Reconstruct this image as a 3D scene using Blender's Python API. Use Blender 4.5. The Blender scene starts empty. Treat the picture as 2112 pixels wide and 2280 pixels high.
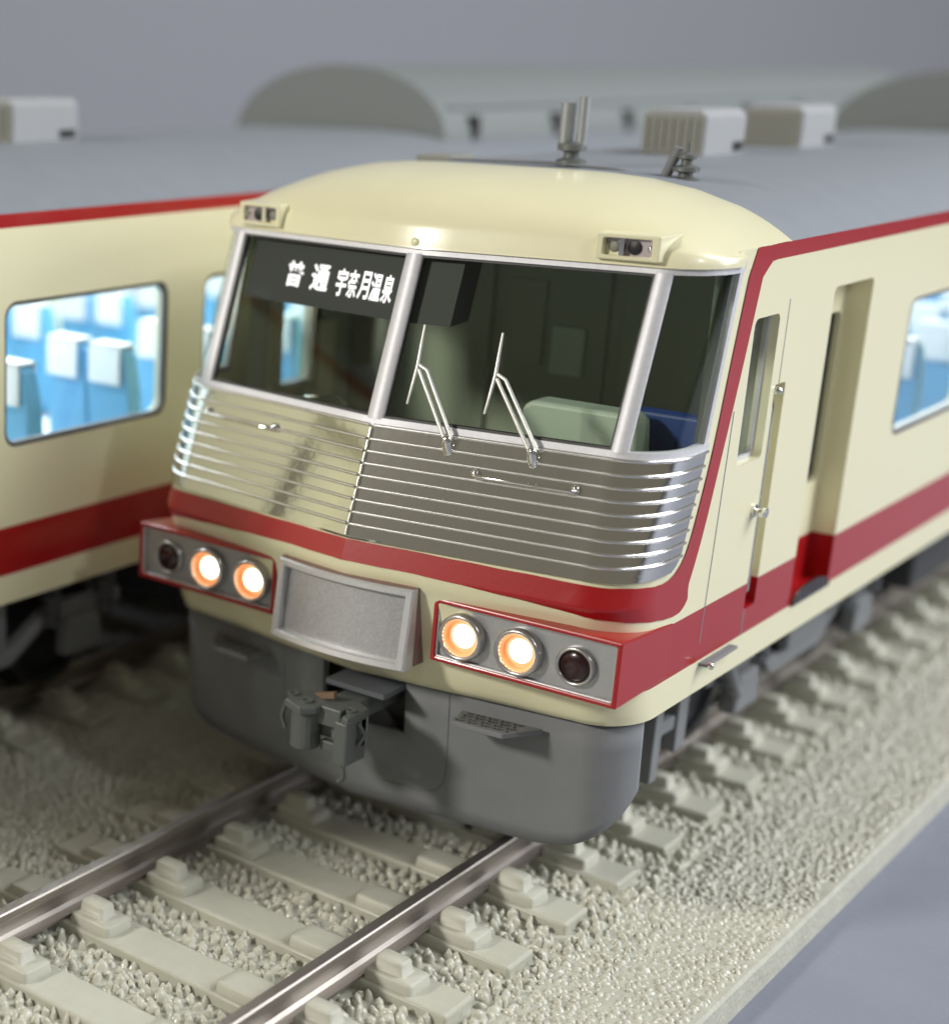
import bpy, bmesh, math, random
import numpy as np
from mathutils import Vector, Matrix
from mathutils.geometry import tessellate_polygon
random.seed(7); rng = np.random.default_rng(7)
SC = bpy.context.scene; COL = SC.collection
R = math.radians
SC.unit_settings.scale_length = 0.01          # 1 unit = 1 cm (a model railway)

# ------------------------------------------------------------------ camera
cam_d = bpy.data.cameras.new("camera"); cam = bpy.data.objects.new("camera", cam_d); COL.objects.link(cam)
SC.camera = cam
cp = Vector((5.5321, -8.7442, 5.0278))
cr = Vector((0.72886604, 0.68456613, 0.01111342)); cu = Vector((-0.20903682, 0.2070484, 0.95573771)); cf = Vector((-0.65196465, 0.69892787, -0.29401007))
m = Matrix((( cr.x, cu.x, -cf.x, cp.x), (cr.y, cu.y, -cf.y, cp.y), (cr.z, cu.z, -cf.z, cp.z), (0, 0, 0, 1)))
cam.matrix_world = m
cam_d.sensor_fit = 'HORIZONTAL'; cam_d.sensor_width = 36
cam_d.lens = 3683.87 / 2112 * 36
cam_d.shift_x = (1056 - 129.96) / 2112; cam_d.shift_y = (1247.08 - 1140) / 2112
cam_d.clip_start = 0.1; cam_d.clip_end = 2000
cam_d.dof.use_dof = True; cam_d.dof.focus_distance = 10.0; cam_d.dof.aperture_fstop = 0.31

# ------------------------------------------------------------------ light
wd = bpy.data.worlds.new("World"); SC.world = wd; wd.use_nodes = True
bg = wd.node_tree.nodes['Background']; bg.inputs[0].default_value = (1.0, 0.93, 0.76, 1); bg.inputs[1].default_value = 0.19
def area(name, loc, target, size, power, col, sy=None):
    l = bpy.data.lights.new(name, 'AREA'); l.size = size; l.energy = power; l.color = col
    if sy: l.shape = 'RECTANGLE'; l.size_y = sy
    o = bpy.data.objects.new(name, l); COL.objects.link(o); o.location = loc
    d = Vector(target) - Vector(loc); o.rotation_euler = d.to_track_quat('-Z', 'Y').to_euler(); return o
area("ceiling_lamp", (30, 24, 38), (0, 2, 0), 28, 26000, (0.95, 0.97, 1.0), 24)
area("spot_lamp", (-18, -32, 20), (0, 0, 1.5), 4.5, 11500, (1.0, 0.96, 0.88))
area("side_lamp", (42, -8, 34), (0, 2, 1), 3.0, 3500, (0.97, 0.98, 1.0))
area("added_softbox", (38, 26, 17), (0, 3, 0), 20, 8500, (0.93, 0.955, 1.0), 14)  # added unseen softbox: cool sheen on the nose corner and right body side
SC.view_settings.view_transform = 'Standard'; SC.view_settings.look = 'None'
SC.view_settings.exposure = 0.0; SC.view_settings.gamma = 1.0
SC.cycles.max_bounces = 10; SC.cycles.transparent_max_bounces = 24; SC.cycles.glossy_bounces = 6

# ------------------------------------------------------------------ materials
def mat(name, col, rough=0.5, metal=0.0, coat=0.0, bump=0.0, bscale=40, vary=0.0, vscale=8, spec=0.5, flake=0.0):
    m = bpy.data.materials.new(name); m.use_nodes = True; nt = m.node_tree; b = nt.nodes['Principled BSDF']
    b.inputs['Base Color'].default_value = (*col, 1); b.inputs['Roughness'].default_value = rough
    b.inputs['Metallic'].default_value = metal; b.inputs['Coat Weight'].default_value = coat; b.inputs['Coat Roughness'].default_value = 0.08
    b.inputs['Specular IOR Level'].default_value = spec
    tc = nt.nodes.new('ShaderNodeTexCoord')
    if vary or flake:
        n = nt.nodes.new('ShaderNodeTexNoise'); n.inputs['Scale'].default_value = vscale; n.inputs['Detail'].default_value = 6
        nt.links.new(tc.outputs['Object'], n.inputs['Vector'])
        mr = nt.nodes.new('ShaderNodeMapRange'); mr.inputs[1].default_value = 0.3; mr.inputs[2].default_value = 0.7
        mr.inputs[3].default_value = 1 - vary; mr.inputs[4].default_value = 1 + vary
        nt.links.new(n.outputs[0], mr.inputs[0])
        mx = nt.nodes.new('ShaderNodeVectorMath'); mx.operation = 'SCALE'; mx.inputs[0].default_value = col
        nt.links.new(mr.outputs[0], mx.inputs['Scale']); nt.links.new(mx.outputs[0], b.inputs['Base Color'])
    if flake:
        v = nt.nodes.new('ShaderNodeTexVoronoi'); v.inputs['Scale'].default_value = 90
        nt.links.new(tc.outputs['Object'], v.inputs['Vector'])
        bp_ = nt.nodes.new('ShaderNodeBump'); bp_.inputs['Strength'].default_value = flake; bp_.inputs['Distance'].default_value = 0.004
        nt.links.new(v.outputs['Color'], bp_.inputs['Height']); nt.links.new(bp_.outputs[0], b.inputs['Normal'])
    if bump:
        n2 = nt.nodes.new('ShaderNodeTexNoise'); n2.inputs['Scale'].default_value = bscale; n2.inputs['Detail'].default_value = 5
        nt.links.new(tc.outputs['Object'], n2.inputs['Vector'])
        bp_ = nt.nodes.new('ShaderNodeBump'); bp_.inputs['Strength'].default_value = bump; bp_.inputs['Distance'].default_value = 0.02
        nt.links.new(n2.outputs[0], bp_.inputs['Height']); nt.links.new(bp_.outputs[0], b.inputs['Normal'])
    return m
CREAM = (0.76, 0.725, 0.49); RED = (0.34, 0.004, 0.006)
M = {}
M['cream'] = mat('cream_paint', CREAM, 0.30, coat=0.35, vary=0.02, vscale=3, bump=0.02, bscale=30)
M['red'] = mat('red_paint', RED, 0.30, coat=0.3, bump=0.02, bscale=30)
M['roof'] = mat('roof_grey_paint', (0.215, 0.235, 0.262), 0.55, vary=0.03, vscale=4)
M['raised'] = mat('raised_roof_grey', (0.18, 0.20, 0.20), 0.6)
M['skirt'] = mat('skirt_grey_plastic', (0.185, 0.192, 0.20), 0.8, vary=0.04, vscale=5, bump=0.03, bscale=60)
M['dark'] = mat('underframe_grey', (0.11, 0.12, 0.135), 0.5)
M['black'] = mat('black_plastic', (0.012, 0.012, 0.013), 0.5)
M['coup'] = mat('coupler_grey', (0.095, 0.105, 0.10), 0.42, bump=0.1, bscale=50)
M['silver'] = mat('silver_paint', (0.56, 0.56, 0.57), 0.42, metal=0.5, vary=0.07, vscale=40, flake=0.6)
M['silver2'] = mat('silver_frame_paint', (0.66, 0.66, 0.66), 0.36, metal=0.55, vary=0.04, vscale=40, flake=0.12)
M['plate'] = mat('metallic_plate', (0.46, 0.46, 0.47), 0.42, metal=0.6, vary=0.12, vscale=60, flake=0.9)
M['silvpanel'] = mat('silver_lamp_panel', (0.42, 0.42, 0.43), 0.38, metal=0.6, vary=0.05, vscale=14, flake=0.12)
M['chrome'] = mat('chrome', (0.78, 0.77, 0.74), 0.10, metal=1.0)
M['grille'] = mat('polished_metal', (0.72, 0.71, 0.66), 0.10, metal=1.0, bump=0.03, bscale=18)
M['rib'] = mat('bright_metal_rib', (0.86, 0.85, 0.84), 0.24, metal=1.0)
M['frame'] = mat('silver_window_frame', (0.60, 0.60, 0.63), 0.5, metal=0.25, vary=0.05, vscale=40, flake=0.12)
M['railtop'] = mat('nickel_rail', (0.40, 0.37, 0.34), 0.46, metal=1.0, vary=0.12, vscale=4, bump=0.05, bscale=60)
_nt = M['railtop'].node_tree
for _n in [n for n in _nt.nodes if n.type == 'TEX_NOISE']:
    _mp = _nt.nodes.new('ShaderNodeMapping'); _mp.inputs['Scale'].default_value = (3.5, .35, 3.5)
    _nt.links.new(_n.inputs['Vector'].links[0].from_socket, _mp.inputs[0]); _nt.links.new(_mp.outputs[0], _n.inputs['Vector'])
M['sleeper'] = mat('sleeper_plastic', (0.46, 0.46, 0.385), 0.42, vary=0.03, vscale=10, bump=0.22, bscale=9)
for _n in [n for n in M['sleeper'].node_tree.nodes if n.type == 'TEX_NOISE' and n.inputs['Scale'].default_value == 9]:
    _mp = M['sleeper'].node_tree.nodes.new('ShaderNodeMapping'); _mp.inputs['Scale'].default_value = (.25, 9, 2)
    M['sleeper'].node_tree.links.new(_n.inputs['Vector'].links[0].from_socket, _mp.inputs[0]); M['sleeper'].node_tree.links.new(_mp.outputs[0], _n.inputs['Vector'])
M['bed'] = mat('ballast_bed_plastic', (0.44, 0.44, 0.37), 0.42, vary=0.08, vscale=6, bump=0.6, bscale=26)
M['stone'] = mat('ballast_plastic', (0.50, 0.495, 0.415), 0.17, vary=0.08, vscale=14)
M['stoneshine'] = M['stone']
M['cloth'] = mat('blue_grey_cloth', (0.205, 0.22, 0.275), 0.9, vary=0.05, vscale=1.2, bump=0.25, bscale=14)
M['wall'] = mat('grey_wall', (0.60, 0.62, 0.72), 0.95, vary=0.015, vscale=0.05)
M['seat'] = mat('blue_seat', (0.13, 0.40, 0.62), 0.5)
M['cover'] = mat('white_headrest_cover', (0.82, 0.82, 0.80), 0.5)
M['navy'] = mat('navy_seat', (0.015, 0.05, 0.22), 0.5)
M['cabgreen'] = mat('cab_green', (0.42, 0.48, 0.38), 0.55)
M['cabdark'] = mat('cab_dark_wall', (0.34, 0.36, 0.28), 0.6)
M['console'] = mat('console_green', (0.50, 0.58, 0.49), 0.5)
M['inner'] = mat('interior_white', (0.70, 0.72, 0.74), 0.6)
M['signbox'] = mat('sign_box_black', (0.016, 0.016, 0.018), 0.6)
M['rubber'] = mat('black_rubber', (0.02, 0.02, 0.02), 0.5)
M['ac'] = mat('white_ac_cover', (0.32, 0.33, 0.34), 0.75)
M['acgrille'] = mat('ac_louvre', (0.24, 0.24, 0.21), 0.6)
M['horn'] = mat('horn_metal', (0.16, 0.17, 0.16), 0.45, metal=0.4)
M['horn2'] = mat('pipe_metal', (0.42, 0.44, 0.44), 0.35, metal=0.6)
M['tail'] = mat('dark_red_lens', (0.020, 0.003, 0.003), 0.22, coat=0.25)
M['ring'] = mat('lamp_ring_metal', (0.50, 0.49, 0.48), 0.28, metal=0.9)
M['wip'] = mat('wiper_metal', (0.80, 0.80, 0.76), 0.3, metal=0.4)
M['wheel'] = mat('dark_wheel', (0.035, 0.036, 0.04), 0.4, metal=0.5)
M['under'] = mat('black_underframe', (0.03, 0.032, 0.036), 0.6)
M['cabpanel'] = mat('cab_wall_panel', (0.33, 0.36, 0.28), 0.65)
M['pink'] = mat('lamp_socket', (0.45, 0.39, 0.40), 0.4, metal=0.3)
def emis(name, col, s):
    m = bpy.data.materials.new(name); m.use_nodes = True; nt = m.node_tree; nt.nodes.clear()
    o = nt.nodes.new('ShaderNodeOutputMaterial'); e = nt.nodes.new('ShaderNodeEmission')
    e.inputs[0].default_value = (*col, 1); e.inputs[1].default_value = s; nt.links.new(e.outputs[0], o.inputs[0]); return m
M['strip'] = emis('interior_lamp', (0.90, 0.97, 1.0), 24.0)
M['text'] = emis('sign_lettering', (1.0, 0.92, 0.95), 1.8)
M['lens'] = emis('headlight_lens', (1.0, 0.86, 0.64), 5.0)
M['halo'] = emis('headlight_painted_glow', (1.0, 0.50, 0.22), 1.3)  # emissive ring imitating the orange falloff of glow round the headlight lens
M['glow'] = mat('glow_tinted_reflector', (0.95, 0.38, 0.16), 0.45, metal=0.2)  # orange base colour stands in for the headlight's warm glow inside the cup
def glass(name, tint, refl=0.0):
    m = bpy.data.materials.new(name); m.use_nodes = True; nt = m.node_tree; nt.nodes.clear()
    o = nt.nodes.new('ShaderNodeOutputMaterial'); t = nt.nodes.new('ShaderNodeBsdfTransparent'); t.inputs[0].default_value = (*tint, 1)
    g = nt.nodes.new('ShaderNodeBsdfGlossy'); g.inputs['Roughness'].default_value = 0.04
    f = nt.nodes.new('ShaderNodeLayerWeight'); p = nt.nodes.new('ShaderNodeMath'); p.operation = 'POWER'; p.inputs[1].default_value = 5; nt.links.new(f.outputs['Facing'], p.inputs[0])
    a = nt.nodes.new('ShaderNodeMath'); a.operation = 'MULTIPLY_ADD'; a.inputs[1].default_value = .9; a.inputs[2].default_value = .04 + refl; nt.links.new(p.outputs[0], a.inputs[0])
    mx = nt.nodes.new('ShaderNodeMixShader'); nt.links.new(a.outputs[0], mx.inputs[0]); nt.links.new(t.outputs[0], mx.inputs[1]); nt.links.new(g.outputs[0], mx.inputs[2])
    nt.links.new(mx.outputs[0], o.inputs[0]); return m
M['glass'] = glass('windscreen_glass', (0.88, 0.93, 0.88), 0.0)
M['sglass'] = glass('side_window_glass', (0.95, 0.98, 1.0), 0.0)
M['smoke'] = glass('smoked_plastic', (0.35, 0.28, 0.27), 0.05)

# cream body with red bands painted along the sides (bands by height)
def body_paint():
    m = mat('body_paint', CREAM, 0.30, coat=0.35); nt = m.node_tree; b = nt.nodes['Principled BSDF']
    tc = nt.nodes.new('ShaderNodeTexCoord'); sp = nt.nodes.new('ShaderNodeSeparateXYZ'); nt.links.new(tc.outputs['Object'], sp.inputs[0])
    def M2(op, a, c):
        n = nt.nodes.new('ShaderNodeMath'); n.operation = op
        for i, v in enumerate((a, c)):
            if isinstance(v, (int, float)): n.inputs[i].default_value = v
            else: nt.links.new(v, n.inputs[i])
        return n.outputs[0]
    x, y, z = sp.outputs
    ax = nt.nodes.new('ShaderNodeMath'); ax.operation = 'ABSOLUTE'; nt.links.new(x, ax.inputs[0])
    belt = M2('MULTIPLY', M2('MULTIPLY', M2('GREATER_THAN', z, 1.379), M2('LESS_THAN', z, 1.742)), M2('GREATER_THAN', y, 0.42))
    belt = M2('MULTIPLY', belt, M2('GREATER_THAN', ax.outputs[0], 1.3))
    top = M2('MULTIPLY', M2('GREATER_THAN', z, 3.868), M2('GREATER_THAN', y, 1.36))
    top = M2('MULTIPLY', top, M2('LESS_THAN', z, 3.967))
    k = M2('MAXIMUM', belt, top)
    mx = nt.nodes.new('ShaderNodeMix'); mx.data_type = 'RGBA'; nt.links.new(k, mx.inputs[0])
    mx.inputs[6].default_value = (*CREAM, 1); mx.inputs[7].default_value = (*RED, 1)
    nt.links.new(mx.outputs[2], b.inputs['Base Color']); return m
M['body'] = body_paint()

# ------------------------------------------------------------------ mesh helpers
class MB:
    def __init__(s): s.v = []; s.f = []; s.sm = []
    def add(s, vs, fs, smooth=False):
        o = len(s.v); s.v += [tuple(p) for p in vs]; s.f += [tuple(i + o for i in f) for f in fs]; s.sm += [smooth] * len(fs); return s
    def box(s, x0, x1, y0, y1, z0, z1):
        vs = [(x, y, z) for z in (z0, z1) for y in (y0, y1) for x in (x0, x1)]
        return s.add(vs, [(0, 2, 3, 1), (4, 5, 7, 6), (0, 1, 5, 4), (2, 6, 7, 3), (0, 4, 6, 2), (1, 3, 7, 5)])
    def prism(s, poly, axis, a0, a1):      # poly: 2D points in the other two axes (cyclic order), extruded along axis
        def P(p, a):
            return {'x': (a, p[0], p[1]), 'y': (p[0], a, p[1]), 'z': (p[0], p[1], a)}[axis]
        n = len(poly); vs = [P(p, a0) for p in poly] + [P(p, a1) for p in poly]
        fs = [tuple(range(n))[::-1], tuple(range(n, 2 * n))] + [(i, (i + 1) % n, n + (i + 1) % n, n + i) for i in range(n)]
        return s.add(vs, fs)
    def grid(s, rows, smooth=True, flip=False, closed=False):
        assert all(len(r) == len(rows[0]) for r in rows); n = len(rows); k = len(rows[0]); vs = [p for r in rows for p in r]; fs = []
        for i in range(n - 1):
            for j in range(k if closed else k - 1):
                j2 = (j + 1) % k; q = (i * k + j, i * k + j2, (i + 1) * k + j2, (i + 1) * k + j)
                fs.append(q[::-1] if flip else q)
        return s.add(vs, fs, smooth)
    def tube(s, pts, r, n=8, cap=True):
        pts = [Vector(p) for p in pts]; rr = r if isinstance(r, (list, tuple)) else [r] * len(pts)
        up = None; rows = []
        for i, p in enumerate(pts):
            d = (pts[min(i + 1, len(pts) - 1)] - pts[max(i - 1, 0)]).normalized()
            if up is None:
                up = Vector((0, 0, 1)) if abs(d.z) < 0.9 else Vector((1, 0, 0))
            a = (up - d * up.dot(d)).normalized(); b = d.cross(a); up = a
            rows.append([tuple(p + a * (rr[i] * math.cos(t)) + b * (rr[i] * math.sin(t))) for t in [2 * math.pi * j / n for j in range(n)]])
        s.grid(rows, True, False, True)
        if cap:
            s.add(rows[0], [tuple(range(n))[::-1]]); s.add(rows[-1], [tuple(range(n))])
        return s
    def lathe(s, o, d, prof, n=24):       # prof: (radius, distance along d)
        o = Vector(o); d = Vector(d).normalized(); a = d.orthogonal().normalized(); b = d.cross(a)
        rows = [[tuple(o + d * h + a * (r * math.cos(t)) + b * (r * math.sin(t))) for t in [2 * math.pi * j / n for j in range(n)]] for r, h in prof]
        return s.grid(rows, True, False, True)
    def build(s, name, m, parent=None, bevel=0.0, seg=2, auto=None, mats=None):
        me = bpy.data.meshes.new(name); me.from_pydata([tuple(float(c) for c in p) for p in s.v], [], [tuple(int(i) for i in f) for f in s.f])
        me.polygons.foreach_set('use_smooth', s.sm); me.update(); me.validate()
        me.materials.append(m)
        bm = bmesh.new(); bm.from_mesh(me); bmesh.ops.remove_doubles(bm, verts=bm.verts, dist=1e-5); bmesh.ops.recalc_face_normals(bm, faces=bm.faces); bm.to_mesh(me); bm.free()
        if any(s.sm): me.set_sharp_from_angle(angle=R(65))
        o = bpy.data.objects.new(name, me); COL.objects.link(o)
        if parent: o.parent = parent
        if bevel:
            b = o.modifiers.new('bevel', 'BEVEL'); b.width = bevel; b.segments = seg; b.limit_method = 'ANGLE'; b.angle_limit = R(35); b.harden_normals = False
        return o
def empty(name, loc, label, cat, group=None):
    o = bpy.data.objects.new(name, None); COL.objects.link(o); o.location = loc
    o['label'] = label; o['category'] = cat
    if group: o['group'] = group
    return o
def copy_tree(o, parent=None):
    c = o.copy(); COL.objects.link(c)
    if parent: c.parent = parent
    for ch in o.children: copy_tree(ch, c)
    return c
def rrect(x0, x1, y0, y1, r, n=5):
    pts = []
    for cx, cy, a0 in ((x1 - r, y0 + r, -90), (x1 - r, y1 - r, 0), (x0 + r, y1 - r, 90), (x0 + r, y0 + r, 180)):
        for i in range(n + 1):
            t = R(a0 + 90 * i / n); pts.append((cx + r * math.cos(t), cy + r * math.sin(t)))
    return pts
def plate(mb, outer, holes, place, depth=0.0, place2=None):
    """flat plate with holes; place(u,v,d) maps to 3D, holes get side walls of the given depth"""
    loops = [outer] + holes
    tris = tessellate_polygon([[Vector((p[0], p[1], 0)) for p in l] for l in loops])
    flat = [p for l in loops for p in l]
    mb.add([place(p[0], p[1], 0) for p in flat], tris)
    if depth:
        for l in holes:
            n = len(l)
            mb.add([place(p[0], p[1], 0) for p in l] + [place(p[0], p[1], depth) for p in l], [(i, (i + 1) % n, n + (i + 1) % n, n + i) for i in range(n)])
    return mb

# ------------------------------------------------------------------ nose surface
W = 1.78; VS = .146; XA = 1.46; RX = W - XA; RY = .40
L1 = XA * math.hypot(1, VS); L2 = .5 * math.pi * math.sqrt((RX * RX + RY * RY) / 2)
def yc(z):
    if z >= 1.95: return -.13 + .33 * (z - 2.14)
    P = ((1.16, .036), (1.24, -.01), (1.5, -.072), (1.86, -.145), (1.95, -.193))
    for (a, p), (b, q) in zip(P, P[1:]):
        if z <= b: return p + (q - p) * (z - a) / (b - a)
def S(a, z, off=0.):
    s = 1 if a >= 0 else -1; b = abs(a)
    if b <= L1:
        x = b / math.hypot(1, VS); y = VS * x; nx, ny = VS, -1.
    elif b <= L1 + L2:
        th = (b - L1) / L2 * math.pi / 2
        x = XA + RX * math.sin(th); y = VS * XA + RY * (1 - math.cos(th)); nx, ny = math.sin(th) * RY, -math.cos(th) * RX; nx += VS * RX * (1 - th / (math.pi / 2))
    else:
        x = W; y = VS * XA + RY + (b - L1 - L2); nx, ny = 1., 0.
    n = math.hypot(nx, ny); return (s * (x + off * nx / n), y + yc(z) + off * ny / n, z)
def arange_a(a0, a1):
    base = [0, .25, .5, .75, 1.0, 1.25, L1] + [L1 + L2 * i / 16 for i in range(1, 17)] + [2.2, 2.35, 2.46, 2.6]
    base = sorted(set([-b for b in base] + base))
    return [a0] + [b for b in base if a0 + 1e-3 < b < a1 - 1e-3] + [a1]
def strip(mb, a0, a1, zlo, zhi, off, thick=0.0, nz=1):
    """patch on the nose between a0..a1; zlo/zhi numbers or functions of a; with returns of given thickness"""
    A = arange_a(a0, a1); f = (lambda v: (v if callable(v) else (lambda a: v)))
    lo, hi = f(zlo), f(zhi)
    rows = [[S(a, lo(a) + (hi(a) - lo(a)) * j / nz, off) for a in A] for j in range(nz + 1)]
    mb.grid(rows, True)
    if thick:
        back = [[S(a, lo(a) + (hi(a) - lo(a)) * j / nz, off - thick) for a in A] for j in (0, nz)]
        mb.grid([back[0], rows[0]], False); mb.grid([rows[-1], back[1]], False)
        mb.add([rows[0][0], rows[-1][0], back[1][0], back[0][0]], [(0, 1, 2, 3)]); mb.add([rows[0][-1], rows[-1][-1], back[1][-1], back[0][-1]], [(0, 3, 2, 1)])
    return mb
ZC, ZE, PR = 4.320, 3.962, 4.2
def zroof(x, y=9): return ZE + (ZC - ZE) * (1 - min(1, abs(x) / W) ** PR)
WIN = [4.45 + 2.22 * k for k in range(9)]; YEND = 26.0

# ------------------------------------------------------------------ the train car
def make_car():
    car = empty('model_train_car', (0, 0, 0), 'x', 'model train')
    # --- body shell: nose patch + side walls
    b = MB()
    zs = [1.16, 1.2, 1.24, 1.37, 1.5, 1.68, 1.86, 1.95, 2.1, 2.3, 2.6, 2.80]
    A = arange_a(-2.46, 2.46)
    b.grid([[S(a, z) for a in A] for z in zs], True)
    b.grid([[S(a, 1.16) for a in A], [S(a, 1.16, -.05) for a in A]], False)
    for s in (-1, 1):                     # posts beside the wrap-round window
        zz = [2.80 + (3.965 - 2.80) * i / 6 for i in range(7)]
        b.grid([[S(s * a, z) for a in (2.10 + .12 * (3.9 - z) / 1.1, 2.3, 2.46)] for z in zz], True)
    b.build('nose_shell', M['body'], car)
    for s in (-1, 1):
        b = MB()
        front = [(S(2.46, z)[1], z) for z in (1.16, 1.2, 1.24, 1.37, 1.5, 1.68, 1.86, 1.95, 2.4, 2.8, 3.3, 3.7, 3.9, 3.965)]
        outer = [(YEND, 1.16)] + [(YEND, 3.965)] + front[::-1]
        outer = front + [(YEND, 3.965), (YEND, 1.16)]
        holes = [rrect(y, y + 1.74, 2.34, 3.345, .10)[::-1] for y in WIN]
        holes.append(rrect(1.43, 1.83, 2.60, 3.525, .05)[::-1])
        holes.append(rrect(2.75, 3.51, 1.40, 3.60, .05)[::-1])
        holes.append(rrect(1.90, 2.08, 1.56, 3.06, .02)[::-1])
        plate(b, outer, holes, lambda u, v, d, s=s: (s * (W - d), u, v), 0.10)
        b.grid([[(s * W, y, 1.16) for y in (1.1, YEND)], [(s * (W - .05), y, 1.16) for y in (1.1, YEND)]], False)
        b.build('side_wall', M['body'], car)
        # passenger door leaf in its recess
        b = MB(); plate(b, [(2.70, 1.38), (3.56, 1.38), (3.56, 3.64), (2.70, 3.64)], [rrect(3.20, 3.44, 2.14, 3.36, .07)[::-1]], lambda u, v, d, s=s: (s * (1.62 - d), u, v), .04)
        d = b.build('passenger_door', M['body'], car)
        b = MB(); b.box(s * 1.575, s * 1.57, 3.18, 3.46, 2.1, 3.4); b.build('door_glass', M['black'], d)
        b = MB()
        for y0, y1, z0, z1 in ((2.735, 2.757, 1.4, 3.6), (3.503, 3.525, 1.4, 3.6), (2.75, 3.51, 1.385, 1.405), (2.75, 3.51, 3.595, 3.615)):
            b.box(s * 1.61, s * 1.772, y0, y1, z0, z1)
        b.build('door_surround', M['body'], car)
        # cab door with grooves, glass, rail and step
        d = MB().box(s * 1.70, s * 1.715, 1.42, 1.84, 2.59, 3.53).build('cab_door_glass', M['sglass'], car)
        b = MB()
        for rr in [(1.43, 1.83, 2.60, 3.525)]:
            o = rrect(rr[0] - .0, rr[1] + .0, rr[2] - .0, rr[3] + .0, .05); i = rrect(rr[0] + .014, rr[1] - .014, rr[2] + .03, rr[3] - .014, .04)
            plate(b, o, [i[::-1]], lambda u, v, d, s=s: (s * (1.722 - d), u, v), .02)
        b.build('cab_window_frame', M['frame'], car)
        b = MB(); ya = S(2.0, 1.8)[1]
        b.prism([(1.270, 2.98), (1.284, 2.98), (1.222, 1.50), (1.208, 1.50)], 'x', s * 1.776, s * 1.7812)
        b.prism([(1.955, 3.60), (1.966, 3.60), (1.966, 3.06), (1.955, 3.06)], 'x', s * 1.776, s * 1.7812)
        b.box(s * 1.776, s * 1.7812, 1.900, 1.918, 1.38, 1.56)
        b.build('door_groove', M['skirt'], car)
        b = MB().box(s * 1.66, s * 1.70, 1.89, 2.10, 1.55, 3.07); b.build('rail_recess', M['body'], car)
        b = MB(); b.tube([(s * 1.70, 1.965, 1.60), (s * 1.765, 1.955, 1.68), (s * 1.765, 1.955, 2.9), (s * 1.74, 1.955, 3.02)], .012); b.lathe((s * 1.75, 1.94, 3.02), (s, 0, 0), [(0, .07), (.02, .06), (.028, .04), (.028, 0)], 12)
        b.build('handrail', M['chrome'], car)
        b = MB().lathe((s * 1.775, 1.83, 2.25), (s, 0, 0), [(.045, 0), (.045, .02), (.02, .03), (.02, .06), (.035, .07), (.035, .09), (0, .10)], 12); b.box(s * 1.84, s * 1.865, 1.76, 1.86, 2.235, 2.262); b.build('door_knob', M['chrome'], car)
        b = MB().box(s * 1.76, s * 1.835, 1.24, 1.74, 1.340, 1.362); b.build('door_step', M['skirt'], car, .006)
        b = MB().lathe((s * 1.835, 1.27, 1.35), (s, 0, 0), [(.02, 0), (.028, .01), (.02, .03), (0, .035)], 10); b.build('step_stud', M['chrome'], car)
        b = MB(); b.prism([(2.80, 1.375)] + [(3.13 + .36 * math.cos(t), 1.375 + .12 * math.sin(t)) for t in [math.pi * i / 10 for i in range(10, -1, -1)]], 'x', s * 1.785, s * 1.80); b.build('door_step', M['smoke'], car)
        # passenger windows
        for y in WIN:
            b = MB(); o = rrect(y + .0, y + 1.74, 2.34, 3.345, .10); i = rrect(y + .018, y + 1.722, 2.358, 3.327, .09)
            plate(b, o, [i[::-1]], lambda u, v, d, s=s: (s * (1.765 - d), u, v), .03)
            w = b.build('window_frame', M['ac'], car)
            b = MB(); o2 = rrect(y - .014, y + 1.754, 2.326, 3.359, .11); plate(b, o2, [rrect(y, y + 1.74, 2.34, 3.345, .10)[::-1]], lambda u, v, d, s=s: (s * (1.783 - d), u, v), .02); b.build('window_seal', M['rubber'], w)
            MB().box(s * 1.735, s * 1.739, y + .01, y + 1.73, 2.35, 3.335).build('window_glass', M['sglass'], w)
    # --- red stripe round the nose (paint film)
    inner = [(0, 2.100), (.5, 2.096), (1.0, 2.090), (1.5, 2.085), (1.8, 2.078), (2.0, 2.062), (2.13, 2.055), (2.24, 2.075), (2.32, 2.13), (2.36, 2.22), (2.375, 2.40), (2.365, 2.79), (2.30, 3.3), (2.24, 3.80), (2.27, 3.965), (2.62, 3.965)]
    outer = [(0, 1.968), (.5, 1.966), (1.0, 1.945), (1.4, 1.915), (1.75, 1.875), (2.0, 1.838), (2.2, 1.806), (2.36, 1.80), (2.455, 1.835), (2.515, 1.92), (2.55, 2.25), (2.53, 2.79), (2.50, 3.3), (2.46, 3.78), (2.56, 3.868), (2.62, 3.868)]
    def resamp(p, n):
        p = [Vector((q[0], q[1])) for q in p]; L = [0]
        for i in range(1, len(p)): L.append(L[-1] + (p[i] - p[i - 1]).length)
        out = []
        for k in range(n + 1):
            t = L[-1] * k / n; i = next((i for i in range(1, len(p)) if L[i] >= t - 1e-9), len(p) - 1)
            out.append(p[i - 1].lerp(p[i], (t - L[i - 1]) / max(1e-9, L[i] - L[i - 1])))
        return out
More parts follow.
